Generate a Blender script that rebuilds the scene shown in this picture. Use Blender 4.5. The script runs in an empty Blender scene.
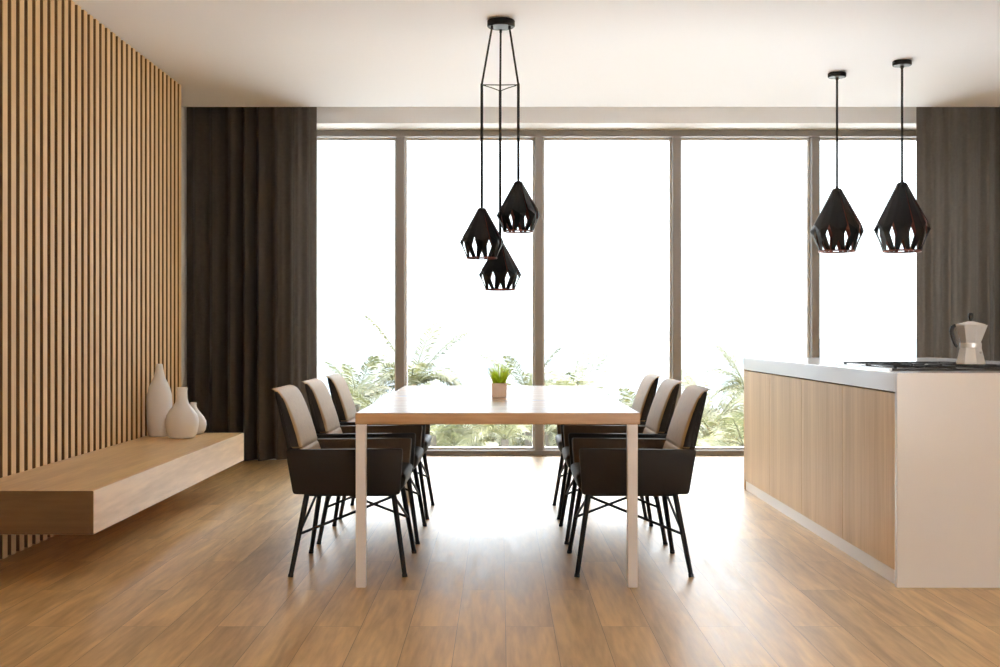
import bpy, bmesh, math, random
from mathutils import Vector, Matrix
PI = math.pi
sc = bpy.context.scene
COL = sc.collection
random.seed(7)

# ------------------------------------------------------------------ materials
def new_mat(name):
    m = bpy.data.materials.new(name)
    m.use_nodes = True
    nt = m.node_tree
    return m, nt, nt.nodes['Principled BSDF'], nt.nodes, nt.links

def simple(name, col, rough=0.5, metal=0.0, bump=0.0, bscale=200, spec=0.5, var=0.0, coat=0.0):
    m, nt, b, N, L = new_mat(name)
    b.inputs['Base Color'].default_value = (*col, 1)
    b.inputs['Roughness'].default_value = rough
    b.inputs['Metallic'].default_value = metal
    b.inputs['Specular IOR Level'].default_value = spec
    b.inputs['Coat Weight'].default_value = coat
    tc = N.new('ShaderNodeTexCoord')
    nz = N.new('ShaderNodeTexNoise'); nz.inputs['Scale'].default_value = bscale
    nz.inputs['Detail'].default_value = 4
    L.new(tc.outputs['Object'], nz.inputs['Vector'])
    if bump > 0:
        bp = N.new('ShaderNodeBump'); bp.inputs['Strength'].default_value = bump
        bp.inputs['Distance'].default_value = 0.002
        L.new(nz.outputs['Fac'], bp.inputs['Height'])
        L.new(bp.outputs['Normal'], b.inputs['Normal'])
    if var > 0:
        mx = N.new('ShaderNodeMix'); mx.data_type = 'RGBA'
        mx.inputs[6].default_value = (*[c * (1 - var) for c in col], 1)
        mx.inputs[7].default_value = (*[min(1, c * (1 + var)) for c in col], 1)
        L.new(nz.outputs['Fac'], mx.inputs[0])
        L.new(mx.outputs[2], b.inputs['Base Color'])
    return m

def wood(name, c_dark, c_light, axis='Y', rough=0.45, fine=60.0, coarse=9.0, stretch=0.06, spec=0.4, bump=0.08):
    """grain running along the given object axis"""
    m, nt, b, N, L = new_mat(name)
    tc = N.new('ShaderNodeTexCoord')
    mp = N.new('ShaderNodeMapping')
    s = [1, 1, 1]; s['XYZ'.index(axis)] = stretch
    mp.inputs['Scale'].default_value = s
    L.new(tc.outputs['Object'], mp.inputs['Vector'])
    n1 = N.new('ShaderNodeTexNoise'); n1.inputs['Scale'].default_value = coarse
    n1.inputs['Detail'].default_value = 5; n1.inputs['Distortion'].default_value = 0.6
    n2 = N.new('ShaderNodeTexNoise'); n2.inputs['Scale'].default_value = fine
    n2.inputs['Detail'].default_value = 6
    L.new(mp.outputs['Vector'], n1.inputs['Vector']); L.new(mp.outputs['Vector'], n2.inputs['Vector'])
    ad = N.new('ShaderNodeMath'); ad.operation = 'MULTIPLY_ADD'
    ad.inputs[1].default_value = 0.6
    L.new(n1.outputs['Fac'], ad.inputs[0])
    sc_ = N.new('ShaderNodeMath'); sc_.operation = 'MULTIPLY'; sc_.inputs[1].default_value = 0.4
    L.new(n2.outputs['Fac'], sc_.inputs[0]); L.new(sc_.outputs[0], ad.inputs[2])
    cr = N.new('ShaderNodeValToRGB')
    cr.color_ramp.elements[0].position = 0.36; cr.color_ramp.elements[0].color = (*c_dark, 1)
    cr.color_ramp.elements[1].position = 0.62; cr.color_ramp.elements[1].color = (*c_light, 1)
    L.new(ad.outputs[0], cr.inputs['Fac'])
    L.new(cr.outputs['Color'], b.inputs['Base Color'])
    b.inputs['Roughness'].default_value = rough
    b.inputs['Specular IOR Level'].default_value = spec
    bp = N.new('ShaderNodeBump'); bp.inputs['Strength'].default_value = bump; bp.inputs['Distance'].default_value = 0.002
    L.new(n2.outputs['Fac'], bp.inputs['Height']); L.new(bp.outputs['Normal'], b.inputs['Normal'])
    return m

def floor_mat():
    m, nt, b, N, L = new_mat('oak_floor')
    tc = N.new('ShaderNodeTexCoord')
    sep = N.new('ShaderNodeSeparateXYZ'); L.new(tc.outputs['Object'], sep.inputs[0])
    def math_(op, a, bv):
        n = N.new('ShaderNodeMath'); n.operation = op
        if hasattr(a, 'links') or hasattr(a, 'is_linked'): L.new(a, n.inputs[0])
        else: n.inputs[0].default_value = a
        if hasattr(bv, 'is_linked'): L.new(bv, n.inputs[1])
        else: n.inputs[1].default_value = bv
        return n.outputs[0]
    u = math_('SUBTRACT', sep.outputs['Y'], 5.148)
    v = math_('SUBTRACT', sep.outputs['X'], 0.0204)
    cmb = N.new('ShaderNodeCombineXYZ'); L.new(u, cmb.inputs[0]); L.new(v, cmb.inputs[1])
    br = N.new('ShaderNodeTexBrick')
    br.offset = 0.5; br.offset_frequency = 2; br.squash = 1; br.squash_frequency = 2
    br.inputs['Color1'].default_value = (0, 0, 0, 1); br.inputs['Color2'].default_value = (1, 1, 1, 1)
    br.inputs['Mortar'].default_value = (0.5, 0.5, 0.5, 1)
    br.inputs['Scale'].default_value = 1.0
    br.inputs['Mortar Size'].default_value = 0.0011
    br.inputs['Mortar Smooth'].default_value = 0.2
    br.inputs['Bias'].default_value = 0.0
    br.inputs['Brick Width'].default_value = 1.284
    br.inputs['Row Height'].default_value = 0.178
    L.new(cmb.outputs[0], br.inputs['Vector'])
    rnd = br.outputs['Color']
    # per plank offset of the grain
    off = N.new('ShaderNodeVectorMath'); off.operation = 'SCALE'; off.inputs['Scale'].default_value = 37.0
    L.new(rnd, off.inputs[0])
    addv = N.new('ShaderNodeVectorMath'); addv.operation = 'ADD'
    L.new(tc.outputs['Object'], addv.inputs[0]); L.new(off.outputs[0], addv.inputs[1])
    mp = N.new('ShaderNodeMapping'); mp.inputs['Scale'].default_value = (1.0, 0.09, 1.0)
    L.new(addv.outputs[0], mp.inputs['Vector'])
    n1 = N.new('ShaderNodeTexNoise'); n1.inputs['Scale'].default_value = 9; n1.inputs['Detail'].default_value = 3
    n1.inputs['Distortion'].default_value = 1.6
    n2 = N.new('ShaderNodeTexNoise'); n2.inputs['Scale'].default_value = 55; n2.inputs['Detail'].default_value = 6
    L.new(mp.outputs[0], n1.inputs['Vector']); L.new(mp.outputs[0], n2.inputs['Vector'])
    s = math_('MULTIPLY', n1.outputs['Fac'], 0.62)
    t = math_('MULTIPLY', n2.outputs['Fac'], 0.38)
    g = math_('ADD', s, t)
    cr = N.new('ShaderNodeValToRGB')
    e = cr.color_ramp.elements
    e[0].position = 0.34; e[0].color = (*FLOOR_D, 1)
    e[1].position = 0.64; e[1].color = (*FLOOR_L, 1)
    L.new(g, cr.inputs['Fac'])
    # plank tint
    tint = N.new('ShaderNodeMapRange'); tint.inputs['To Min'].default_value = 0.88; tint.inputs['To Max'].default_value = 1.10
    sepc = N.new('ShaderNodeSeparateColor'); L.new(rnd, sepc.inputs[0]); L.new(sepc.outputs[0], tint.inputs['Value'])
    mul = N.new('ShaderNodeVectorMath'); mul.operation = 'SCALE'
    L.new(cr.outputs['Color'], mul.inputs[0]); L.new(tint.outputs[0], mul.inputs['Scale'])
    mx = N.new('ShaderNodeMix'); mx.data_type = 'RGBA'
    mx.inputs[7].default_value = (0.26, 0.15, 0.07, 1)
    L.new(br.outputs['Fac'], mx.inputs[0]); L.new(mul.outputs[0], mx.inputs[6])
    L.new(mx.outputs[2], b.inputs['Base Color'])
    rr = N.new('ShaderNodeMapRange'); rr.inputs['To Min'].default_value = 0.28; rr.inputs['To Max'].default_value = 0.50
    L.new(g, rr.inputs['Value']); L.new(rr.outputs[0], b.inputs['Roughness'])
    b.inputs['Specular IOR Level'].default_value = FLOOR_SPEC
    h = math_('MULTIPLY', br.outputs['Fac'], -1.0)
    h2 = math_('MULTIPLY', g, 0.35)
    hs = math_('ADD', h, h2)
    bp = N.new('ShaderNodeBump'); bp.inputs['Strength'].default_value = 0.18; bp.inputs['Distance'].default_value = 0.003
    L.new(hs, bp.inputs['Height']); L.new(bp.outputs['Normal'], b.inputs['Normal'])
    return m

def glass_mat():
    m = bpy.data.materials.new('window_glass'); m.use_nodes = True
    nt = m.node_tree; N = nt.nodes; L = nt.links
    N.clear()
    out = N.new('ShaderNodeOutputMaterial')
    tr = N.new('ShaderNodeBsdfTransparent'); tr.inputs[0].default_value = (0.97, 0.98, 0.975, 1)
    gl = N.new('ShaderNodeBsdfGlossy'); gl.inputs['Roughness'].default_value = 0.0
    fr = N.new('ShaderNodeFresnel'); fr.inputs['IOR'].default_value = 1.45
    mx = N.new('ShaderNodeMixShader')
    L.new(fr.outputs[0], mx.inputs[0]); L.new(tr.outputs[0], mx.inputs[1]); L.new(gl.outputs[0], mx.inputs[2])
    L.new(mx.outputs[0], out.inputs['Surface'])
    return m

def leaf_mat(name, c1, c2, trans=0.35):
    m = bpy.data.materials.new(name); m.use_nodes = True
    nt = m.node_tree; N = nt.nodes; L = nt.links
    b = N['Principled BSDF']; out = N['Material Output']
    tc = N.new('ShaderNodeTexCoord'); nz = N.new('ShaderNodeTexNoise'); nz.inputs['Scale'].default_value = 2.2
    oi = N.new('ShaderNodeObjectInfo')
    ad = N.new('ShaderNodeMath'); ad.operation = 'MULTIPLY_ADD'; ad.inputs[1].default_value = 0.5
    L.new(tc.outputs['Object'], nz.inputs['Vector'])
    L.new(oi.outputs['Random'], ad.inputs[0])
    sb = N.new('ShaderNodeMath'); sb.operation = 'SUBTRACT'; sb.inputs[1].default_value = 0.25
    L.new(nz.outputs['Fac'], sb.inputs[0]); L.new(sb.outputs[0], ad.inputs[2])
    mx = N.new('ShaderNodeMix'); mx.data_type = 'RGBA'; mx.inputs[6].default_value = (*c1, 1); mx.inputs[7].default_value = (*c2, 1)
    L.new(ad.outputs[0], mx.inputs[0])
    L.new(mx.outputs[2], b.inputs['Base Color']); b.inputs['Roughness'].default_value = 0.55
    tl = N.new('ShaderNodeBsdfTranslucent'); L.new(mx.outputs[2], tl.inputs['Color'])
    ms = N.new('ShaderNodeMixShader'); ms.inputs[0].default_value = trans
    L.new(b.outputs[0], ms.inputs[1]); L.new(tl.outputs[0], ms.inputs[2]); L.new(ms.outputs[0], out.inputs['Surface'])
    return m

def fabric_mat(name, col, scale=900, rough=0.85, trans=0.0, sheen=0.2):
    m, nt, b, N, L = new_mat(name)
    tc = N.new('ShaderNodeTexCoord')
    wv = N.new('ShaderNodeTexWave'); wv.inputs['Scale'].default_value = scale; wv.inputs['Distortion'].default_value = 1.5
    L.new(tc.outputs['Object'], wv.inputs['Vector'])
    nz = N.new('ShaderNodeTexNoise'); nz.inputs['Scale'].default_value = 40
    L.new(tc.outputs['Object'], nz.inputs['Vector'])
    mx = N.new('ShaderNodeMix'); mx.data_type = 'RGBA'
    mx.inputs[6].default_value = (*[c * 0.85 for c in col], 1); mx.inputs[7].default_value = (*[c * 1.15 for c in col], 1)
    L.new(nz.outputs['Fac'], mx.inputs[0]); L.new(mx.outputs[2], b.inputs['Base Color'])
    b.inputs['Roughness'].default_value = rough
    b.inputs['Sheen Weight'].default_value = sheen
    b.inputs['Specular IOR Level'].default_value = 0.25
    bp = N.new('ShaderNodeBump'); bp.inputs['Strength'].default_value = 0.15; bp.inputs['Distance'].default_value = 0.001
    L.new(wv.outputs['Fac'], bp.inputs['Height']); L.new(bp.outputs['Normal'], b.inputs['Normal'])
    if trans > 0:
        out = N['Material Output']
        tl = N.new('ShaderNodeBsdfTranslucent'); L.new(mx.outputs[2], tl.inputs['Color'])
        ms = N.new('ShaderNodeMixShader'); ms.inputs[0].default_value = trans
        L.new(b.outputs[0], ms.inputs[1]); L.new(tl.outputs[0], ms.inputs[2]); L.new(ms.outputs[0], out.inputs['Surface'])
    return m

FLOOR_D = (0.51, 0.310, 0.118); FLOOR_L = (0.84, 0.585, 0.285); FLOOR_SPEC = 0.8
M = {}
M['floor'] = floor_mat()
M['ceiling'] = simple('ceiling_paint', (0.885, 0.89, 0.935), 0.9, bump=0.05, bscale=300, spec=0.2)
M['wall'] = simple('wall_paint', (0.86, 0.85, 0.84), 0.85, bump=0.05, bscale=300, spec=0.2)
M['soffit'] = simple('white_paint', (0.88, 0.87, 0.86), 0.7, bump=0.03, bscale=300, spec=0.3)
M['slat'] = wood('slat_oak', (0.74, 0.49, 0.235), (0.91, 0.66, 0.36), 'Z', 0.5, coarse=14, fine=90, stretch=0.03)
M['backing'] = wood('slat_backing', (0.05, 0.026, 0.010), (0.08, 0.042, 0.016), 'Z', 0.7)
M['slat_side_shade'] = wood('slat_oak_shaded', (0.17, 0.085, 0.028), (0.24, 0.125, 0.045), 'Z', 0.6)  # shade between the slats put into the colour of their side faces
M['shelf'] = wood('shelf_oak', (0.64, 0.40, 0.175), (0.85, 0.58, 0.29), 'Y', 0.30, coarse=7, fine=45, stretch=0.09)
M['table'] = wood('table_oak', (0.40, 0.22, 0.10), (0.60, 0.38, 0.20), 'X', 0.26, coarse=7, fine=60, stretch=0.08, spec=0.5, bump=0.008)
M['door'] = wood('cabinet_oak', (0.68, 0.455, 0.215), (0.86, 0.62, 0.335), 'Z', 0.42, coarse=8, fine=60, stretch=0.04)
M['white_top'] = simple('white_worktop', (0.79, 0.785, 0.80), 0.14, spec=0.6, bump=0.01, bscale=80)
M['white_metal'] = simple('white_steel', (0.80, 0.78, 0.785), 0.35, spec=0.5, bump=0.02)
M['white_lacquer'] = simple('white_lacquer', (0.85, 0.83, 0.82), 0.3, bump=0.01)
M['frame'] = simple('window_aluminium', (0.30, 0.275, 0.255), 0.4, metal=0.0, bump=0.03, bscale=400)
M['glass'] = glass_mat()
M['curtain'] = fabric_mat('curtain_cloth', (0.165, 0.137, 0.113), 500, 0.8, trans=0.3, sheen=0.3)
M['leather'] = simple('dark_leather', (0.018, 0.014, 0.012), 0.5, bump=0.25, bscale=350, spec=0.3)
M['tan'] = fabric_mat('tan_leather', (0.46, 0.30, 0.135), 700, 0.5, sheen=0.0)
M['lining'] = fabric_mat('brown_lining', (0.12, 0.082, 0.052), 700, 0.6, sheen=0.15)
M['shaded_end_grain'] = wood('shelf_shaded_end_grain', (0.13, 0.072, 0.030), (0.20, 0.115, 0.052), 'X', 0.5, coarse=9, fine=50, stretch=0.08)  # end grain, darkened further to put its shade into the colour
M['black_metal'] = simple('black_metal', (0.013, 0.012, 0.012), 0.55, bump=0.05, bscale=300, spec=0.3)
M['black_lamp'] = simple('black_lamp_steel', (0.007, 0.007, 0.008), 0.42, bump=0.03, bscale=200, spec=0.25)
M['copper'] = simple('copper_lining', (0.22, 0.075, 0.055), 0.35, metal=0.9, bump=0.03)
M['cord'] = simple('black_cord', (0.012, 0.012, 0.012), 0.6, bump=0.1, bscale=600)
M['bulb'] = simple('amber_bulb', (0.80, 0.62, 0.42), 0.12, spec=0.7)
M['ceramic'] = simple('white_ceramic', (0.87, 0.86, 0.86), 0.55, bump=0.06, bscale=60, spec=0.4)
M['pot'] = simple('blush_pot', (0.93, 0.79, 0.69), 0.6, bump=0.05, bscale=120, var=0.05)
M['soil'] = simple('soil', (0.05, 0.035, 0.02), 0.9, bump=0.5, bscale=120, var=0.3)
M['grass'] = leaf_mat('grass_blades', (0.62, 0.82, 0.04), (0.86, 0.95, 0.15), 0.72)
M['hob'] = simple('black_hob_glass', (0.012, 0.012, 0.013), 0.08, spec=0.6)
M['steel'] = simple('brushed_steel', (0.62, 0.61, 0.60), 0.28, metal=1.0, bump=0.03, bscale=200)
M['iron'] = simple('cast_iron', (0.02, 0.02, 0.02), 0.5, bump=0.2, bscale=200)
M['aluminium'] = simple('polished_aluminium', (0.86, 0.87, 0.88), 0.38, metal=0.6, bump=0.04, bscale=30)
M['bakelite'] = simple('black_bakelite', (0.015, 0.014, 0.014), 0.25, spec=0.6)
M['palm_a'] = leaf_mat('palm_leaf', (0.034, 0.041, 0.018), (0.095, 0.090, 0.034), 0.45)
M['trunk'] = simple('palm_trunk', (0.05, 0.043, 0.034), 0.9, bump=0.6, bscale=20, var=0.3)
M['bush'] = leaf_mat('bush_leaf', (0.037, 0.041, 0.024), (0.085, 0.080, 0.045), 0.3)
M['bounce_earth'] = simple('bounce_sand', (0.62, 0.62, 0.60), 0.95, bump=0.5, bscale=3, var=0.35)  # ground tone made pale to bounce light indoors
M['hill'] = simple('dry_scrub', (0.055, 0.054, 0.034), 0.95, bump=0.5, bscale=3, var=0.35)
M['sea'] = simple('sea_water', (0.040, 0.052, 0.064), 0.6, bump=0.0, bscale=0.2, spec=0.15)
M['concrete'] = simple('pale_concrete', (0.42, 0.40, 0.42), 0.9, bump=0.1, bscale=3, var=0.08)

# ------------------------------------------------------------------ helpers
def obj(name, bm, mat, parent=None, smooth=False, loc=None):
    me = bpy.data.meshes.new(name)
    bmesh.ops.recalc_face_normals(bm, faces=bm.faces[:])
    bm.to_mesh(me); bm.free()
    for mm in (mat if isinstance(mat, (list, tuple)) else [mat]): me.materials.append(mm)
    o = bpy.data.objects.new(name, me); COL.objects.link(o)
    if parent is not None: o.parent = parent
    if loc is not None: o.location = loc
    if smooth:
        for p in me.polygons: p.use_smooth = True
        me.set_sharp_from_angle(angle=math.radians(38))
    return o

def thing(name, label, cat, loc=(0, 0, 0), group=None, rotz=0.0):
    o = bpy.data.objects.new(name, None); COL.objects.link(o)
    o.empty_display_size = 0.1
    o.location = loc; o.rotation_euler = (0, 0, rotz)
    o['label'] = label; o['category'] = cat
    if group: o['group'] = group
    return o

def tag(o, label, cat, group=None):
    o['label'] = label; o['category'] = cat
    if group: o['group'] = group
    return o

def struct(name, bm, mat, parent=None, smooth=False):
    o = obj(name, bm, mat, parent, smooth)
    if parent is None: o['kind'] = 'structure'
    return o

def box(bm, x0, x1, y0, y1, z0, z1, bev=0.0, seg=2):
    r = bmesh.ops.create_cube(bm, size=1.0)
    vs = r['verts']
    for v in vs:
        v.co = Vector((x0 + (v.co.x + .5) * (x1 - x0), y0 + (v.co.y + .5) * (y1 - y0), z0 + (v.co.z + .5) * (z1 - z0)))
    if bev > 0:
        es = list({e for v in vs for e in v.link_edges})
        bmesh.ops.bevel(bm, geom=es, offset=bev, segments=seg, affect='EDGES', profile=0.5)
    return bm

def B(*a, **k):
    return box(bmesh.new(), *a, **k)

def loft(bm, rings, cap=True, mat=0):
    R = [[bm.verts.new(p) for p in r] for r in rings]
    n = len(R[0])
    for a, b in zip(R[:-1], R[1:]):
        for i in range(n):
            f = bm.faces.new((a[i], a[(i + 1) % n], b[(i + 1) % n], b[i])); f.material_index = mat
    if cap:
        f = bm.faces.new(list(reversed(R[0]))); f.material_index = mat
        f = bm.faces.new(R[-1]); f.material_index = mat
    return bm

def lathe(bm, prof, n=32, cap=True, off=(0, 0, 0), phase=0.0, mat=0):
    rings = [[(off[0] + r * math.cos(2 * PI * i / n + phase), off[1] + r * math.sin(2 * PI * i / n + phase), off[2] + z) for i in range(n)] for r, z in prof]
    return loft(bm, rings, cap, mat)

def tube(bm, pts, rad, n=10, mat=0):
    """round bar along pts; rad is a number or a list"""
    pts = [Vector(p) for p in pts]
    rs = rad if isinstance(rad, (list, tuple)) else [rad] * len(pts)
    rings = []
    up = None
    for i, p in enumerate(pts):
        d = (pts[min(i + 1, len(pts) - 1)] - pts[max(i - 1, 0)]).normalized()
        if up is None:
            up = Vector((0, 0, 1)) if abs(d.z) < 0.9 else Vector((1, 0, 0))
        a = d.cross(up).normalized(); b = a.cross(d).normalized(); up = b
        rings.append([p + a * rs[i] * math.cos(2 * PI * k / n) + b * rs[i] * math.sin(2 * PI * k / n) for k in range(n)])
    return loft(bm, rings, True, mat)

def rrect(x0, x1, y0, y1, r, z, seg=5):
    """rounded rectangle ring in xy at height z; r = one radius or four (x0y0, x1y0, x1y1, x0y1)"""
    if not isinstance(r, (list, tuple)): r = [r] * 4
    out = []
    for (cx, cy, rr, a0) in ((x0 + r[0], y0 + r[0], r[0], PI), (x1 - r[1], y0 + r[1], r[1], 1.5 * PI),
                             (x1 - r[2], y1 - r[2], r[2], 0), (x0 + r[3], y1 - r[3], r[3], .5 * PI)):
        for k in range(seg + 1):
            a = a0 + .5 * PI * k / seg
            out.append((cx + rr * math.cos(a), cy + rr * math.sin(a), z))
    return out

def mirror_bm(bm, on):
    if on:
        for v in bm.verts: v.co.x = -v.co.x
    return bm

# ------------------------------------------------------------------ camera
H = 1.085; F = 1217.0
cam = bpy.data.cameras.new('camera'); co = bpy.data.objects.new('camera', cam); COL.objects.link(co)
co.location = (0, 0, H); co.rotation_euler = (PI / 2, 0, 0)
cam.sensor_fit = 'HORIZONTAL'; cam.sensor_width = 36; cam.lens = F / 1000 * 36
cam.clip_start = 0.05; cam.clip_end = 6000
sc.camera = co

# ------------------------------------------------------------------ setting
CEIL = 2.945; XL = -2.63; XR = 4.95; YB = -4.5; YS = 9.99; YL = 10.46; YF = 10.82; HL = 2.894
FD = 0.20
struct('floor', B(XL - .2, XR + .2, YB - .2, YF + FD + .05, -0.12, 0), M['floor'])
struct('ceiling', B(XL - .2, XR + .2, YB - .2, YS, CEIL, CEIL + 0.25), M['ceiling'])
struct('trim_1', B(XL - .2, XR + .2, YS, YL + .02, CEIL + .17, CEIL + 0.25), M['ceiling'])      # roof of the curtain recess
struct('wall_left', B(XL - .2, XL, YB - .2, YF + FD + .05, -0.12, CEIL + .25), M['wall'])
struct('wall_right', B(XR, XR + .2, YB - .2, YF + FD + .05, -0.12, CEIL + .25), M['wall'])
# wall over the glazing and the pieces either side of it
WX0, WX1 = -1.66, 4.80
bm = bmesh.new()
box(bm, XL, XR, YL, YF + FD + .05, HL, CEIL + .25)
box(bm, XL, WX0, YL, YF + FD + .05, 0, HL)
box(bm, WX1, XR, YL, YF + FD + .05, 0, HL)
bm.normal_update()
for f in bm.faces:
    c = f.calc_center_median()
    if abs(f.normal.z) > .9 and abs(c.z - HL) < .01: f.material_index = 1
struct('wall_back', bm, [M['wall'], M['soffit']])
# the wall behind the camera: unseen opening added and sized for fill light
bm = bmesh.new()
OX0, OX1, OZ0, OZ1 = 1.2, 4.85, 0.05, 2.35
box(bm, XL, XR, YB - .2, YB, OZ1, CEIL + .25); box(bm, XL, XR, YB - .2, YB, -.12, OZ0)
box(bm, XL, OX0, YB - .2, YB, OZ0, OZ1); box(bm, OX1, XR, YB - .2, YB, OZ0, OZ1)
struct('wall_front', bm, M['wall'])

# glazing
win = bpy.data.objects.new('window_1', None); COL.objects.link(win); win['kind'] = 'structure'
win.location = (0, YF, 0)
bm = bmesh.new()
box(bm, WX0, WX1, 0, FD, 0, 0.045, .004); box(bm, WX0, WX1, 0, FD, HL - .058, HL, .004)
obj('window_frame', bm, M['frame'], win)
mxs = [(-.925, -.853), (.311, .382), (1.538, 1.609), (2.774, 2.845), (4.005, 4.076)]
for a, b in mxs:
    obj('mullion', B(a, b, 0.0, FD, .045, HL - .058, .004), M['frame'], win)
edges = [WX0] + [e for m_ in mxs for e in m_] + [WX1]
for i in range(0, len(edges) - 1, 2):
    a, b = edges[i], edges[i + 1]
    # inner sash round each pane, daylight on it put into the white colour
    bm = bmesh.new()
    s = .018
    y0, y1 = .09, FD - .02
    box(bm, a, b, y0, y1, .045, .045 + s); box(bm, a, b, y0, y1, HL - .058 - s, HL - .058)
    box(bm, a, a + s, y0, y1, .045 + s, HL - .058 - s); box(bm, b - s, b, y0, y1, .045 + s, HL - .058 - s)
    obj('sash', bm, M['white_lacquer'], win)
    obj('pane', B(a + s, b - s, .125, .131, .045 + s, HL - .058 - s), M['glass'], win)

# ------------------------------------------------------------------ slatted panel on the left wall
PX = -2.385
pan = thing('slatted_wall_panel', 'tall oak slatted panel covering the left wall from floor to ceiling', 'wall panel', (XL, 5.84, 0))
P0, PIT, SW = 5.84, .1036, .057
n0, n1 = -34, 32
ys = P0 + n0 * PIT; ye = P0 + 31 * PIT + SW
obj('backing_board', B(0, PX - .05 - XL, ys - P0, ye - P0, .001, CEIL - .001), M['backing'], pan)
bm = bmesh.new()
for k in range(n0, n1):
    y = k * PIT
    box(bm, PX - .05 - XL, PX - XL, y, y + SW, .001, CEIL - .001, .0025, 1)
bm2 = bm
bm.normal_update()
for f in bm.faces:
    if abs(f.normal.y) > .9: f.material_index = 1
so = obj('slats', bm, [M['slat'], M['slat_side_shade']], pan)

# ------------------------------------------------------------------ floating shelf and vases
ST, SB = .396, .204
SX = -1.78
sh = thing('floating_shelf', 'long thick oak shelf floating low along the slatted wall', 'shelf', (PX, 5.33, SB))
bm = B(0, SX - PX, 0, 8.46 - 5.33, 0, ST - SB, .003, 2)
bm.normal_update()
for f in bm.faces:
    if f.normal.y < -.9: f.material_index = 1
obj('shelf_board', bm, [M['shelf'], M['shaded_end_grain']], sh)

def vase(name, label, x, y, prof):
    bm = bmesh.new()
    lathe(bm, prof, 48)
    o = obj(name, bm, M['ceramic'], None, True, (x, y, ST))
    return tag(o, label, 'vase', 'white vases on the shelf')
vase('vase', 'tall white bottle vase with straight sides and pointed neck, next to the slats', -2.283, 8.157,
     [(.060, 0), (.072, .006), (.078, .03), (.083, .12), (.0845, .22), (.081, .275), (.070, .325), (.054, .36), (.038, .395), (.029, .43), (.024, .465), (.021, .482), (.017, .486), (.012, .47), (.012, .42)])
vase('vase', 'bulbous white bottle vase with a short straight neck, in front of the other two', -2.097, 8.024,
     [(.070, 0), (.084, .006), (.098, .035), (.108, .085), (.108, .115), (.100, .15), (.082, .18), (.060, .207), (.044, .232), (.037, .26), (.034, .30), (.036, .330), (.032, .334), (.026, .32), (.026, .27)])
vase('vase', 'smallest white vase, half hidden behind the bulbous vase', -2.10, 8.335,
     [(.055, 0), (.068, .006), (.082, .03), (.0885, .065), (.086, .09), (.072, .118), (.052, .143), (.034, .165), (.023, .185), (.021, .205), (.023, .214), (.019, .217), (.014, .205), (.014, .18)])

# ------------------------------------------------------------------ curtains
def curtain(name, label, x0, x1, y, zb, seed, folds, amp, lift):
    rnd = random.Random(seed)
    W = x1 - x0
    n = int(W / .008); nz = 26
    ph = [rnd.uniform(0, 6.28) for _ in range(5)]
    bm = bmesh.new()
    rows = []
    for j in range(nz + 1):
        t = j / nz
        z0 = zb + (CEIL + .15 - zb) * t
        row = []
        for i in range(n + 1):
            u = i / n
            a = amp * (0.62 + .38 * (1 - t))
            warp = u + .012 * math.sin(2 * PI * 1.7 * u + ph[0]) + .008 * math.sin(2 * PI * 3.1 * u + ph[1]) + (1 - t) ** 2 * .006 * math.sin(2 * PI * 2.3 * u + ph[2])
            s = math.sin(2 * PI * folds * warp)
            s2 = math.sin(2 * PI * folds * 2 * warp + ph[3])
            yy = a * (math.copysign(abs(s) ** .8, s) * (.65 + .35 * math.sin(2 * PI * 1.3 * u + ph[4])) + .18 * s2)
            dz = 0
            if j == 0: dz = lift * (.5 + .5 * math.sin(2 * PI * 2.6 * u + ph[2]))
            row.append(bm.verts.new((x0 + W * u, y + yy, z0 + dz)))
        rows.append(row)
    for j in range(nz):
        for i in range(n):
            bm.faces.new((rows[j][i], rows[j][i + 1], rows[j + 1][i + 1], rows[j + 1][i]))
    ex = bmesh.ops.solidify(bm, geom=bm.faces[:], thickness=.004)
    o = obj(name, bm, M['curtain'], None, True)
    return tag(o, label, 'curtain', 'floor length curtains')
curtain('curtain', 'dark brown pleated curtain hanging beside the slatted wall', -2.612, -1.525, 10.14, .028, 3, 8, .085, .010)
curtain('curtain', 'dark taupe curtain hanging behind the coffee maker and kitchen island', 3.47, 4.90, 10.14, .028, 11, 9, .075, .010)

# ------------------------------------------------------------------ dining table
TX0, TX1, TY0, TY1, TT, TB = -.617, .598, 5.19, 7.90, .746, .697
tcx, tcy = (TX0 + TX1) / 2, (TY0 + TY1) / 2
tb = thing('dining_table', 'long oak topped dining table on square white steel legs', 'table', (tcx, tcy, 0))
hw, hl = (TX1 - TX0) / 2, (TY1 - TY0) / 2
obj('tabletop', B(-hw, hw, -hl, hl, TB, TT, .003, 2), M['table'], tb)
for sx in (-1, 1):
    for sy in (-1, 1):
        xa = -hw + .001 if sx < 0 else hw - .009 - .044
        ya = -hl + .002 if sy < 0 else hl - .046
        bm = B(xa, xa + .043, ya, ya + .044, 0.0, TB, .003, 2)
        obj('leg', bm, M['white_metal'], tb)

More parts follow.
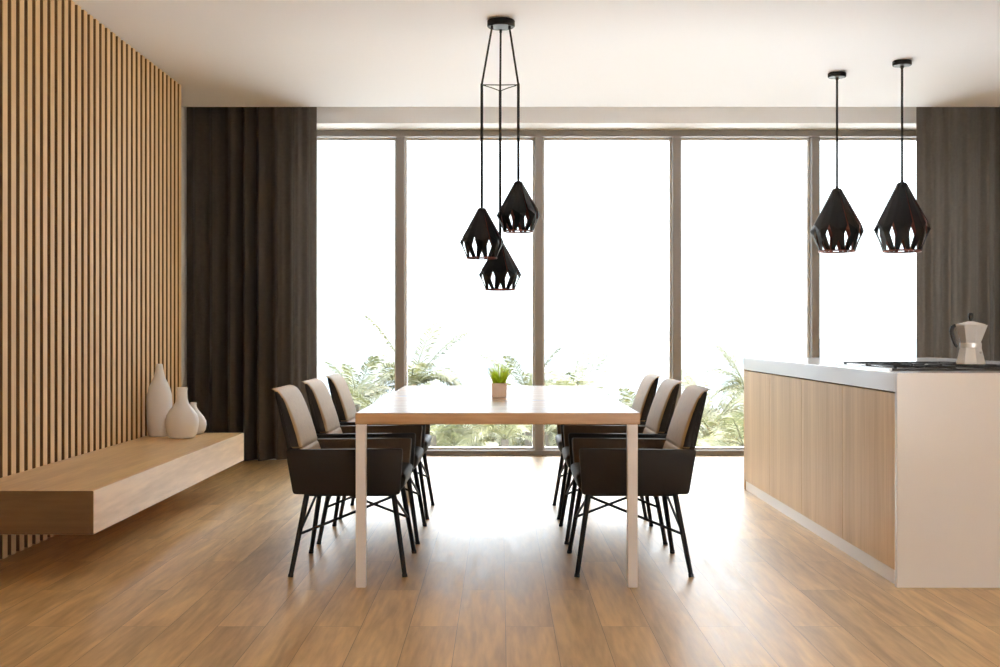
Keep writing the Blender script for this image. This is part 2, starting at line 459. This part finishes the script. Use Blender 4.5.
# potted grass
pp = thing('potted_grass', 'small tuft of bright green grass in a square blush pot on the dining table', 'plant', (-.004, 6.48, TT))
bm = bmesh.new()
w = .04
outer = [rrect(-w * k, w * k, -w * k, w * k, .006, z, 3) for k, z in ((.94, 0), (.97, .003), (1.0, .07), (1.0, .076))]
inner = [rrect(-w * k, w * k, -w * k, w * k, .005, z, 3) for k, z in ((.90, .076), (.88, .06))]
loft(bm, outer + inner)
obj('pot', bm, M['pot'], pp, True)
obj('soil', B(-.0345, .0345, -.0345, .0345, .058, .070, .003), M['soil'], pp)
bm = bmesh.new()
for k in range(520):
    a = random.uniform(0, 2 * PI); r = .034 * math.sqrt(random.random())
    bx, by = max(-.034, min(.034, r * 1.15 * math.cos(a))), max(-.034, min(.034, r * 1.15 * math.sin(a)))
    ln = random.uniform(.085, .150) * (1.05 - .25 * (r / .034))
    lean = .25 + .75 * (r / .034) * random.uniform(.6, 1.1)
    dx, dy = math.cos(a) * lean, math.sin(a) * lean
    pa = random.uniform(0, PI); wx, wy = math.cos(pa) * .0013, math.sin(pa) * .0013
    prev = None
    for s in range(5):
        t = s / 4
        cx = bx + dx * ln * .55 * t * t; cy = by + dy * ln * .55 * t * t; cz = .068 + ln * (t - .16 * lean * t * t)
        k_ = 1 - .85 * t
        p = (bm.verts.new((cx - wx * k_, cy - wy * k_, cz)), bm.verts.new((cx + wx * k_, cy + wy * k_, cz)))
        if prev: bm.faces.new((prev[0], prev[1], p[1], p[0]))
        prev = p
obj('grass', bm, M['grass'], pp)

# ------------------------------------------------------------------ dining chairs
def lerp(a, b, t): return a + (b - a) * t
def make_chair(label, mir, loc):
    """front looks to -x (mir: to +x)"""
    t = thing('dining_chair', label, 'chair', loc, 'dining chairs')
    # legs
    tops = {(-1, -1): (-.195, -.215), (1, -1): (.190, -.215), (-1, 1): (-.195, .215), (1, 1): (.190, .215)}
    feet = {(-1, -1): (-.255, -.295), (1, -1): (.255, -.295), (-1, 1): (-.255, .295), (1, 1): (.255, .295)}
    def legpt(k, z):
        f = (z) / .38
        return Vector((lerp(feet[k][0], tops[k][0], f), lerp(feet[k][1], tops[k][1], f), z))
    for k in tops:
        bm = bmesh.new()
        a, b = legpt(k, .006), legpt(k, .385)
        tube(bm, [a, a.lerp(b, .5), b], [.0105, .0118, .013], 14)
        lg = obj('leg', mirror_bm(bm, mir), M['black_metal'], t, True)
        bm = bmesh.new(); a = legpt(k, 0.0); b = legpt(k, .014)
        tube(bm, [a, b], [.0122, .0122], 12)
        obj('foot_cap', mirror_bm(bm, mir), M['cord'], lg, True)
    # thin crossed rods: from the middle of two opposite legs up to the tops of the other two
    for low in ((1, -1), (-1, 1)):
        for high in ((-1, -1), (1, 1)):
            bm = bmesh.new()
            a = legpt(low, .185); b = legpt(high, .352)
            tube(bm, [a, b], .0062, 8)
            obj('cross_rod', mirror_bm(bm, mir), M['black_metal'], t, True)
    # under-seat frame
    bm = bmesh.new(); box(bm, -.205, .205, -.225, .225, .350, .372, .008, 2)
    obj('seat_frame', mirror_bm(bm, mir), M['black_metal'], t)
    # seat
    bm = bmesh.new()
    rings = []
    for (z, g) in ((.366, .05), (.372, .028), (.392, .010), (.430, 0), (.443, .004), (.452, .016), (.456, .04)):
        rings.append([(x, y, zz + (.010 * (.2 - x) if zz > .42 else 0)) for x, y, zz in rrect(-.254 + g, .185 - g * .3, -.246 + g, .246 - g, [.04, .02, .02, .04], z, 5)])
    loft(bm, rings)
    obj('seat', mirror_bm(bm, mir), M['leather'], t, True)
    # arms: slab panels, dark outside, tan lining inside
    for s in (-1, 1):
        bm = bmesh.new()
        prof = [(-.245, .572), (.280, .567), (.250, .364), (-.229, .362)]
        ring_o, ring_i = [], []
        def rp(pr, r):      # round the four corners
            out = []
            n = len(pr)
            for i in range(n):
                p = Vector((*pr[i],)); a = Vector((*pr[i - 1],)); b = Vector((*pr[(i + 1) % n],))
                da = (a - p).normalized(); db = (b - p).normalized()
                p0 = p + da * r; p1 = p + db * r
                for q in range(4):
                    u = q / 3
                    out.append((1 - u) ** 2 * p0 + 2 * u * (1 - u) * p + u * u * p1)
            return out
        def at(z, off):     # panel leans out towards the top
            return s * (.262 + .030 * (z - .36) / .21 + off)
        P = rp(prof, .014)
        c = Vector((.005, .465))
        def ringy(off, sh):
            return [(p.x + (c.x - p.x) * sh / .25, at(p.y, off), p.y + (c.y - p.y) * sh / .25) for p in P]
        R = [ringy(0.004, .006), ringy(.0, .0), ringy(-.0055, 0), ringy(-.0115, 0)]
        # outside (dark), then the lining (tan)
        rr = [ringy(-.034, .014), ringy(-.034, .006), ringy(-.030, .0015), ringy(-.020, 0), ringy(-.006, 0), ringy(-.001, .0018), ringy(.000, .006)]
        loft(bm, rr, True)
        bm.normal_update()
        for f in bm.faces:
            cc = f.calc_center_median()
            if abs(cc.y) < abs(at(cc.z, -.0315)) + .0005: f.material_index = 1
        obj('armrest', mirror_bm(bm, mir), [M['leather'], M['lining']], t, True)
    # backrest: dark shell and tan front cushion
    def prof_back(z):
        f = (z - .40) / (.836 - .40)
        front = lerp(.150, .305, f); rear = lerp(.240, .341, f)
        hw_ = lerp(.262, .246, max(0, (z - .57) / .266)) if z > .57 else .250
        return front, rear, hw_
    bm = bmesh.new(); rings = []
    for z, g in ((.385, .02), (.392, .006), (.42, 0), (.50, 0), (.565, 0), (.575, 0), (.65, 0), (.72, 0), (.78, 0), (.805, .0), (.818, .003), (.824, .010)):
        fr, re, hw_ = prof_back(z)
        mid = lerp(fr, re, .62)
        rings.append(rrect(mid + g * .3, re - g * .2, -hw_ + g, hw_ - g, [.006, .012, .012, .006], z, 4))
    loft(bm, rings)
    obj('backrest', mirror_bm(bm, mir), M['leather'], t, True)
    bm = bmesh.new(); rings = []
    # (height, inset at the sides, set-back of the front, reach towards the rear)
    for z, g, d, e in ((.40, .02, .01, .64), (.41, .006, .003, .64), (.45, 0, 0, .64), (.52, 0, 0, .64), (.546, 0, 0, .64), (.556, 0, .0, .64), (.563, .001, .003, .64), (.566, .001, .004, .64), (.569, .001, .003, .64), (.576, 0, 0, .64), (.586, 0, 0, .64),
                    (.62, 0, -.004, .64), (.68, 0, -.006, .64), (.73, 0, -.005, .64), (.77, 0, -.002, .64), (.795, 0, .002, .66), (.812, .001, .008, .72), (.8235, .002, .016, .88), (.8245, .002, .017, .985), (.830, .004, .025, .94), (.835, .010, .040, .86)):
        fr, re, hw_ = prof_back(z)
        mid = lerp(fr, re, e)
        fr = fr + d
        depth = max(.010, mid - fr)
        rr_ = min(.046, depth * .9)
        rings.append(rrect(fr, fr + depth, -hw_ + .001 + g, hw_ - .001 - g, [rr_, .003, .003, rr_], z, 10))
    loft(bm, rings)
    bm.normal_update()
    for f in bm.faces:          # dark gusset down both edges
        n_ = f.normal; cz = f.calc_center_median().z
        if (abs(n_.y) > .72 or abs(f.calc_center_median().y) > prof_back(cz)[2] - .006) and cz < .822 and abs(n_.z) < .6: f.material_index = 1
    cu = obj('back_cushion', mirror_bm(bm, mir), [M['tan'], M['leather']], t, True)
    cu['label'] = 'tan upholstered front of the backrest'
    return t

def copy_tree(o, parent=None):
    c = o.copy(); COL.objects.link(c)
    if parent is not None: c.parent = parent
    for ch in list(o.children): copy_tree(ch, c)
    return c

CY = [5.713, 6.555, 7.385]
side_txt = {0: 'right of the table', 1: 'left of the table'}
pos_txt = ['nearest the front leg', 'middle of its row', 'nearest the window']
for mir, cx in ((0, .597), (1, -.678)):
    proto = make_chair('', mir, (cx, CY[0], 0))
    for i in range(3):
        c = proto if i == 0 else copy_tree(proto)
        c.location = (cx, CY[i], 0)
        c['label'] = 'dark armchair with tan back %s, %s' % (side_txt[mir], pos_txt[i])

# ------------------------------------------------------------------ kitchen island
IX, IY0, IY1 = 1.693, 5.19, 8.48
WT, WB = .917, .834
IW = 1.35
wk = thing('worktop', 'white stone worktop of the kitchen island with a white end panel down to the floor', 'worktop', (IX, IY0, 0))
obj('worktop_slab', B(0, IW, .0305, IY1 - IY0, WB, WT, .003, 2), M['white_top'], wk)
obj('end_panel', B(0, IW, 0, .03, 0, WT, .002, 1), M['white_top'], wk)
fp = obj('side_panel', B(.006, IW - .006, IY1 - IY0 - .02, IY1 - IY0 - .001, 0, WB - .001, .001, 1), M['door'], wk)
# four cabinets
dl = [5.222, 6.04, 6.86, 7.675, 8.458]
names = ['next to the white end panel', 'second from the white end panel', 'third from the white end panel', 'at the far window end']
for i in range(4):
    a, b = dl[i], dl[i + 1]
    cb = thing('base_cabinet', 'pale oak handleless kitchen island cabinet, %s' % names[i], 'cabinet', (IX, a, 0), 'island base cabinets')
    L_ = b - a
    obj('body', B(.028, .62, .001, L_ - .001, .068, WB - .001), M['backing'], cb)
    obj('door', B(.006, .027, .0018, L_ - .0018, .066, WB - .007, .0012, 1), M['door'], cb)
pl = obj('plinth', B(.045, .060, .002, 8.455 - 5.222, 0, .066, .001, 1), M['white_lacquer'], None, False, (IX - .032, 5.222, 0))
tag(pl, 'white plinth board along the foot of the kitchen island cabinets', 'plinth')

# hob
HX0, HX1, HY0, HY1 = 1.76, 2.36, 5.49, 6.36
hb = thing('gas_hob', 'black glass gas hob with iron pan supports set in the white worktop', 'hob', (HX0, HY0, WT))
hwid, hlen = HX1 - HX0, HY1 - HY0
bm = bmesh.new()
loft(bm, [rrect(-g, hwid + g, -g, hlen + g, .012, z, 4) for g, z in ((0, 0), (.001, .002), (.001, .007), (-.002, .009))])
obj('glass_plate', bm, M['hob'], hb, True)
bm = bmesh.new()
loft(bm, [rrect(-.004, .008, -.004, hlen + .004, .002, z, 2) for z in (.0, .0105)])
obj('edge_glint', bm, M['steel'], hb)  # added strip, stands in for the window reflection along the glass edge
burn = [(.17, .19, .045), (.46, .24, .055), (.17, .66, .055), (.46, .64, .04)]
for bx, by, r in burn:
    bm = bmesh.new()
    lathe(bm, [(r * 1.15, .009), (r * 1.15, .012), (r, .0125), (r * .95, .015), (r * .75, .0155), (r * .72, .018), (0.001, .0185)], 28, off=(bx, by, 0))
    obj('burner', bm, M['iron'], hb, True)
for gy0, gy1 in ((.03, .43), (.45, .845)):
    bm = bmesh.new()
    z0, z1 = .016, .022
    w_ = .010
    for xx in (.03, .31, .58):
        box(bm, xx - w_ / 2, xx + w_ / 2, gy0, gy1, z0, z1, .002, 1)
    for yy in (gy0 + .005, gy1 - .005):
        box(bm, .03, .58, yy - w_ / 2, yy + w_ / 2, z0, z1, .002, 1)
    for bx, by, r in burn:
        if gy0 < by < gy1:
            for ang in range(4):
                dx, dy = [(1, 0), (-1, 0), (0, 1), (0, -1)][ang]
                box(bm, *sorted((bx + dx * .02 - (w_ / 2 if dx == 0 else 0), bx + dx * .13 + (w_ / 2 if dx == 0 else 0))),
                    *sorted((by + dy * .02 - (w_ / 2 if dy == 0 else 0), by + dy * .17 + (w_ / 2 if dy == 0 else 0))), z0, z1 + .001)
    for xx in (.035, .575):
        for yy in (gy0 + .01, gy1 - .01):
            box(bm, xx - .006, xx + .006, yy - .006, yy + .006, .009, z0)
    obj('pan_support', bm, M['iron'], hb)
for k in range(4):
    bm = bmesh.new()
    lathe(bm, [(.016, .009), (.016, .012), (.014, .019), (.012, .020)], 20, off=(.305, .30 + k * .09, 0))
    obj('knob', bm, M['steel'], hb, True)

# moka pot
MX, MY, MZ = 2.214, 5.725, WT + .0232
mk = thing('moka_pot', 'faceted aluminium stovetop coffee maker with black handle on the hob', 'coffee maker', (MX, MY, MZ), None, -math.atan2(MX, MY))
mk.scale = (.93, .93, .965)
ph8 = PI / 8
bm = bmesh.new()
lathe(bm, [(.072, 0), (.0745, .003), (.0735, .012), (.056, .078), (.054, .082)], 8, phase=ph8)
lower = obj('boiler', bm, M['aluminium'], mk)
bm = bmesh.new()
lathe(bm, [(.052, .079), (.0525, .081), (.0525, .103), (.052, .105)], 40)
obj('collar', bm, M['aluminium'], mk, True)
bm = bmesh.new()
lathe(bm, [(.0505, .102), (.052, .106), (.0745, .186), (.0765, .190), (.0755, .1915)], 8, phase=ph8)
# spout: pull the vertices on the +x side out near the rim
for v in bm.verts:
    if v.co.z > .18 and v.co.x > .06: v.co.x += .010; v.co.y *= .55
obj('jug', bm, M['aluminium'], mk)
bm = bmesh.new()
lathe(bm, [(.0755, .1915), (.0755, .1945), (.018, .2085), (.014, .2095)], 8, phase=ph8)
lid = obj('lid', bm, M['aluminium'], mk)
bm = bmesh.new()
lathe(bm, [(.006, .207), (.0065, .214), (.010, .220), (.0125, .236), (.0125, .245), (.009, .250), (.003, .2515)], 20)
obj('lid_knob', bm, M['bakelite'], lid, True)
bm = bmesh.new()
pts = [(-.066, 0, .188), (-.076, 0, .189), (-.086, 0, .182), (-.091, 0, .160), (-.086, 0, .135), (-.077, 0, .108), (-.070, 0, .092), (-.063, 0, .084)]
tube(bm, pts, [.006, .009, .0105, .011, .0105, .0095, .0085, .006], 12)
obj('handle', bm, M['bakelite'], mk, True)
bm = bmesh.new(); lathe(bm, [(.004, .048), (.005, .05)], 4)
bm.free()
bm = bmesh.new(); tube(bm, [(.045, -.045, .058), (.052, -.052, .059)], [.006, .004], 10)
obj('safety_valve', bm, M['steel'], mk, True)

# ------------------------------------------------------------------ pendant lamps
def shade_bm(R, Ht, n=9, turn=0.0):
    """folded steel petals, apex up; z = 0 is the top.  Each petal is a long bent strip: narrow at the cap, widest at the
    waist, narrow at the lower ring, one edge standing proud of the next petal."""
    bm = bmesh.new()
    p = 2 * PI / n
    zw = -.66 * Ht
    def P(a, r, z): return bm.verts.new((r * math.cos(a), r * math.sin(a), z))
    for k in range(n):
        a = turn + k * p
        tm = P(a, .205 * R, -.03 * Ht); wm = P(a, 1.03 * R, zw - .01 * Ht); cut = P(a, .845 * R, -.83 * Ht)
        for sg, rs, zs in ((-1, .97, -.57), (1, .90, -.59)):
            tc_ = P(a + sg * .45 * p, .19 * R, -.035 * Ht)
            sh_ = P(a + sg * .485 * p, rs * R, zs * Ht)
            kr = P(a + sg * .315 * p, .93 * R, -.74 * Ht)
            bo = P(a + sg * .48 * p, .715 * R, -.98 * Ht); bi = P(a + sg * .22 * p, .715 * R, -.98 * Ht)
            bm.faces.new((tm, tc_, sh_, wm)); bm.faces.new((wm, sh_, kr)); bm.faces.new((wm, kr, cut)); bm.faces.new((cut, kr, bo, bi))
    # outward normals, then a lining
    bm.normal_update()
    for f in bm.faces:
        c = f.calc_center_median()
        if f.normal.dot(Vector((c.x, c.y, c.z + .6 * Ht))) < 0: f.normal_flip()
    return bm

def shade_obj(R, Ht, parent, z_top, n, turn, xy=(0, 0)):
    bm = shade_bm(R, Ht, n, turn)
    me = bpy.data.meshes.new('lamp_shade'); bm.to_mesh(me); bm.free()
    me.materials.append(M['black_lamp']); me.materials.append(M['copper'])
    o = bpy.data.objects.new('lamp_shade', me); COL.objects.link(o); o.parent = parent; o.location = (xy[0], xy[1], z_top)
    md = o.modifiers.new('thickness', 'SOLIDIFY'); md.thickness = .022 * R; md.offset = -1; md.material_offset = 1; md.material_offset_rim = 0
    # cap
    bm = bmesh.new()
    lathe(bm, [(.035 * R, .05 * Ht), (.05 * R, .045 * Ht), (.06 * R, .012 * Ht), (.15 * R, .003 * Ht), (.215 * R, -.03 * Ht), (.215 * R, -.05 * Ht), (.18 * R, -.055 * Ht)], 24)
    obj('cap', bm, M['black_metal'], o, True)
    # lower ring
    bm = bmesh.new(); rr = .706 * R; q = .0042 * R / .18; m_ = 48
    rings = []
    for i in range(m_ + 1):
        a = 2 * PI * i / m_
        rings.append([((rr + q * math.cos(t)) * math.cos(a), (rr + q * math.cos(t)) * math.sin(a), -.985 * Ht + q * 1.4 * math.sin(t)) for t in [2 * PI * j / 8 for j in range(8)]])
    loft(bm, rings, False)
    obj('lower_ring', bm, M['copper'], o, True)
    # socket and bulb
    s = R / .183
    bm = bmesh.new()
    lathe(bm, [(.020 * s, -.05 * Ht), (.022 * s, -.06 * Ht), (.022 * s, -.30 * Ht), (.018 * s, -.31 * Ht)], 20)
    obj('socket', bm, M['black_metal'], o, True)
    bm = bmesh.new()
    zb = -.30 * Ht
    lathe(bm, [(.014 * s, zb), (.016 * s, zb - .02 * s), (.026 * s, zb - .045 * s), (.031 * s, zb - .07 * s), (.026 * s, zb - .093 * s), (.012 * s, zb - .106 * s), (.002 * s, zb - .108 * s)], 24)
    obj('bulb', bm, M['bulb'], o, True)
    return o

def pendant(label, x, y, R, z_apex, z_bot, turn, can_r):
    t = thing('pendant_lamp', label, 'lamp', (x, y, CEIL), 'single pendants over the island')
    bm = bmesh.new(); lathe(bm, [(can_r * .9, 0), (can_r, -.004), (can_r, -.028), (can_r * .94, -.033), (.012, -.035), (.011, -.05), (.004, -.052)], 36)
    obj('canopy', bm, M['black_metal'], t, True)
    Ht = z_apex - z_bot
    bm = bmesh.new(); tube(bm, [(0, 0, -.045), (0, 0, z_apex + .04 * Ht - CEIL)], .0082, 8)
    obj('cord', bm, M['cord'], t, True)
    shade_obj(R, Ht, t, z_apex - CEIL, 8, turn)
    return t
pendant('black folded metal pendant over the kitchen island, in front of the window mullion', 2.405, 8.685, .180, 2.116, 1.665, math.atan2(-8.685, -2.405) + .06, .064)
pendant('black folded metal pendant over the kitchen island, partly against the dark curtain', 2.744, 8.306, .180, 2.112, 1.640, math.atan2(-8.306, -2.744) + .04, .064)

cl = thing('pendant_cluster', 'cluster of three black folded metal pendants hanging over the dining table', 'lamp', (.006, 7.228, CEIL))
bm = bmesh.new(); lathe(bm, [(.076, 0), (.082, -.005), (.082, -.036), (.077, -.042), (.01, -.043)], 40)
can = obj('canopy', bm, M['black_metal'], cl, True)
sz = 2.548 - CEIL
corner = [(-.113, -.070), (.102, -.070), (-.005, .115)]
tops = [(-.054, -.03), (.050, -.03), (-.002, .05)]
zap = [1.821, 1.978, 1.631]; zbo = [1.524, 1.681, 1.345]
for (cx, cy), (ax, ay), za, zb_, tn in zip(corner, tops, zap, zbo, (.02, .05, -.02)):
    bm = bmesh.new(); tube(bm, [(ax, ay, -.042), (ax, ay, -.062)], .008, 12)
    obj('cord_grip', bm, M['black_metal'], can, True)
    Ht = za - zb_
    bm = bmesh.new()
    tube(bm, [(ax, ay, -.05), (ax + (cx - ax) * .5, ay + (cy - ay) * .5, (-.05 + sz) / 2), (cx, cy, sz)], .0060, 8)
    tube(bm, [(cx, cy, sz + .002), (cx, cy, za + .04 * Ht - CEIL)], .0082, 8)
    obj('cord', bm, M['cord'], cl, True)
    shade_obj(.125, Ht, cl, za - CEIL, 8, tn, (cx, cy))
bm = bmesh.new()
for i in range(3):
    a, b = corner[i], corner[(i + 1) % 3]
    tube(bm, [(a[0], a[1], sz), ((a[0] + b[0]) / 2 * .9, (a[1] + b[1]) / 2 * .9, sz), (b[0], b[1], sz)], .0030, 8)
for c in corner:
    lathe(bm, [(.006, -.008), (.0075, -.006), (.0075, .006), (.006, .008)], 12, off=(c[0], c[1], sz))
obj('spreader', bm, M['black_metal'], cl, True)

# ------------------------------------------------------------------ outside
def at_px(px, py, y):
    return Vector(((px - 500) * y / F, y, H - (py - 333.5) * y / F))

def frond_mesh(ln, droop, rise, seed, wid=.34, pairs=44):
    rnd = random.Random(seed)
    bm = bmesh.new()
    def c(t):
        x = ln * (t - .12 * droop * t * t * t)
        z = ln * (rise * t - droop * t * t)
        return Vector((x, 0, z))
    pts = [c(i / 10) for i in range(11)]
    tube(bm, pts, [.022 * (1 - .85 * i / 10) + .003 for i in range(11)], 5)
    for k in range(pairs):
        t = .10 + .89 * k / (pairs - 1)
        p = c(t); d = (c(min(1, t + .02)) - c(t - .02)).normalized()
        L_ = ln * wid * (math.sin(PI * (.12 + .80 * t)) ** .7) * rnd.uniform(.85, 1.1)
        for s in (-1, 1):
            dirv = (d * rnd.uniform(.5, .8) + Vector((0, s, 0)) * .8 + Vector((0, 0, rnd.uniform(-.05, .25)))).normalized()
            w_ = d * .034
            q = p + dirv * L_ * .55 + Vector((0, 0, -.06 * L_))
            e = p + dirv * L_ * .92 + Vector((0, 0, -.30 * L_))
            v = [bm.verts.new(p - w_ * .5), bm.verts.new(p + w_ * .5), bm.verts.new(q + w_ * .8), bm.verts.new(q - w_ * .8), bm.verts.new(e)]
            bm.faces.new((v[0], v[1], v[2], v[3])); bm.faces.new((v[3], v[2], v[4]))
    me = bpy.data.meshes.new('frond'); bm.to_mesh(me); bm.free(); me.materials.append(M['palm_a'])
    return me
FR = [frond_mesh(2.3, .75, 1.10, 1), frond_mesh(2.3, .98, .80, 2), frond_mesh(2.2, .62, 1.55, 3), frond_mesh(2.1, 1.1, .42, 4), frond_mesh(2.0, .45, 2.1, 5)]
def GZ(y):
    pts = [(0, -5.4), (36, -5.4), (44, -4.6), (60, -3.3), (72, -3.6), (95, -9)]
    for (a, za), (b, zb) in zip(pts[:-1], pts[1:]):
        if y <= b: return lerp(za, zb, (y - a) / (b - a))
    return pts[-1][1]
def palm(px, py, y, scale, n, seed, label, group=None):
    rnd = random.Random(seed)
    p = at_px(px, py, y)
    g = GZ(y)
    t = thing('palm_tree', label, 'palm', (p.x, p.y, g), group)
    h = p.z - g
    bm = bmesh.new()
    lean = rnd.uniform(-.3, .3)
    pts, rs = [], []
    for i in range(9):
        u = i / 8
        pts.append((lean * (u * u - u) * 1.5, .2 * math.sin(2 * u), h * u - .05 * (1 - u))); rs.append((.17 - .06 * u) * (1 + .05 * (i % 2)))
    pts[-1] = (0, .2 * math.sin(2), h)
    tube(bm, pts, rs, 10)
    obj('trunk', bm, M['trunk'], t, True)
    for k in range(n):
        o = bpy.data.objects.new('frond', FR[rnd.choice([0, 0, 1, 1, 1, 2, 3])]); COL.objects.link(o); o.parent = t
        o.location = (0, .18, h - .03); s = scale * rnd.uniform(.85, 1.12); o.scale = (s, s, s)
        o.rotation_euler = (rnd.uniform(-.25, .25), rnd.uniform(-.25, .2), 2 * PI * k / n + rnd.uniform(-.25, .25))
    return t
palm(411, 388, 42, 1.0, 19, 33, 'pale green palm standing behind the mullion left of the table, tallest of the palms')
palm(356, 402, 38, .55, 14, 22, 'drooping pale palm outside just above the chairs on the left side')
palm(530, 394, 46, .78, 14, 27, 'upright palm fronds outside directly behind the grass pot')
palm(578, 398, 40, .72, 14, 24, 'darker palm outside with an arching frond over the right rear table corner')
palm(748, 392, 40, .70, 14, 25, 'palm outside beside the far end of the kitchen island')
low = 'pale sunlit palm in the low crowded greenery seen under the tabletop or behind the chairs'
for i, (px, py, y, s, n) in enumerate([(432, 436, 34, .8, 12), (470, 430, 40, .85, 13), (505, 440, 33, .72, 12), (548, 432, 38, .85, 12), (600, 434, 36, .8, 12),
                                       (650, 436, 38, .8, 12), (712, 432, 34, .8, 14), (745, 446, 31, .7, 12), (385, 428, 36, .8, 12), (335, 432, 36, .8, 12),
                                       (790, 436, 36, .8, 12), (690, 452, 30, .6, 12)]):
    palm(px, py, y, s, n, 40 + i, low, 'low palms below the window')

def bush_mesh(seed):
    rnd = random.Random(seed); bm = bmesh.new()
    for k in range(1100):
        a = rnd.uniform(0, 2 * PI); ph = math.acos(rnd.uniform(-.1, 1)); r = rnd.uniform(.72, 1.0)
        n = Vector((math.cos(a) * math.sin(ph), math.sin(a) * math.sin(ph), .8 * math.cos(ph)))
        c = n * r * (1 + .15 * math.sin(3 * a + 5 * ph))
        t1 = Vector((rnd.uniform(-1, 1), rnd.uniform(-1, 1), rnd.uniform(-1, 1))).normalized(); t2 = t1.cross(n).normalized()
        s = rnd.uniform(.06, .12)
        v = [bm.verts.new(c - t1 * s), bm.verts.new(c + t2 * s * .5), bm.verts.new(c + t1 * s), bm.verts.new(c - t2 * s * .5)]
        bm.faces.new(v)
    me = bpy.data.meshes.new('bush'); bm.to_mesh(me); bm.free(); me.materials.append(M['bush'])
    return me
BM = [bush_mesh(1), bush_mesh(2)]
rnd = random.Random(5)
for row, (yb, cnt, s0) in enumerate(((45, 18, 1.1), (54, 20, 1.2), (62, 22, 1.15))):
    for i in range(cnt):
        px = 290 + 540 * (i + .5 + rnd.uniform(-.15, .15)) / cnt
        y = yb + rnd.uniform(-2, 2)
        o = bpy.data.objects.new('bush', BM[(i + row) % 2]); COL.objects.link(o)
        s = s0 * rnd.uniform(.85, 1.2)
        o.location = ((px - 500) * y / F, y, GZ(y) - .05); o.scale = (s * .8, s * .8, s * rnd.uniform(.9, 1.2)); o.rotation_euler = (0, 0, rnd.uniform(0, 6))
        tag(o, 'low leafy bush in the undergrowth between the palms outside', 'bush', 'undergrowth outside the window')
# ground below the house, the scrub slope beyond it, and the sea
def ground(name, y0, y1, m, step=3.0):
    bm = bmesh.new(); rows = []
    nn = int((y1 - y0) / step)
    for j in range(nn + 1):
        y = y0 + (y1 - y0) * j / nn
        rows.append([bm.verts.new((x * 6 - 60, y, GZ(y) + .12 * math.sin(x * 1.3 + y))) for x in range(22)])
    for j in range(nn):
        for i in range(21): bm.faces.new((rows[j][i], rows[j][i + 1], rows[j + 1][i + 1], rows[j + 1][i]))
    struct(name, bm, m, None, True)
bm = bmesh.new(); box(bm, -14, 16, -16, YB - .22, -.5, -.12)
struct('rear_bounce_ground', bm, M['bounce_earth'])  # unseen slab added behind the house to bounce light into the room
ground('bounce_ground', 11.4, 36, M['bounce_earth'])  # out of view, made pale to bounce light up to the ceiling
ground('hillside_ground', 36, 95, M['hill'])
bm = bmesh.new()
vs = [bm.verts.new(v) for v in ((-3000, 60, -24), (3000, 60, -24), (3000, 5500, -24), (-3000, 5500, -24))]
bm.faces.new(vs)
struct('sea', bm, M['sea'])

# ------------------------------------------------------------------ light
SKY_LOW, SKY_HIGH = 2.5, 13.6
w = bpy.data.worlds.new('world'); sc.world = w; w.use_nodes = True
nt = w.node_tree; bg = nt.nodes['Background']
# bright overcast: pale haze low down, several times brighter overhead
tc = nt.nodes.new('ShaderNodeTexCoord'); sp = nt.nodes.new('ShaderNodeSeparateXYZ')
nt.links.new(tc.outputs['Generated'], sp.inputs[0])
mr = nt.nodes.new('ShaderNodeMapRange'); mr.interpolation_type = 'SMOOTHSTEP'
mr.inputs['From Min'].default_value = 0.10; mr.inputs['From Max'].default_value = 0.55
mr.inputs['To Min'].default_value = SKY_LOW; mr.inputs['To Max'].default_value = SKY_HIGH
nt.links.new(sp.outputs['Z'], mr.inputs['Value']); nt.links.new(mr.outputs[0], bg.inputs['Strength'])
bg.inputs['Color'].default_value = (0.87, 0.935, 1.0, 1)
sl = bpy.data.lights.new('sun', 'SUN'); so_ = bpy.data.objects.new('sun', sl); COL.objects.link(so_)
sl.energy = 26.0; sl.angle = math.radians(3); sl.color = (1.0, 0.975, 0.94)
so_.location = (4, 30, 40)
so_.rotation_euler = Vector((-.06, -.12, -.99)).to_track_quat('-Z', 'Y').to_euler()
sc.view_settings.view_transform = 'Standard'
sc.view_settings.look = 'None'
sc.view_settings.gamma = 1.0
sc.view_settings.exposure = 0.26
sc.view_settings.use_curve_mapping = False
sc.cycles.use_denoising = True
sc.cycles.max_bounces = 14; sc.cycles.diffuse_bounces = 8; sc.cycles.transparent_max_bounces = 16
sc.cycles.caustics_reflective = False; sc.cycles.caustics_refractive = False
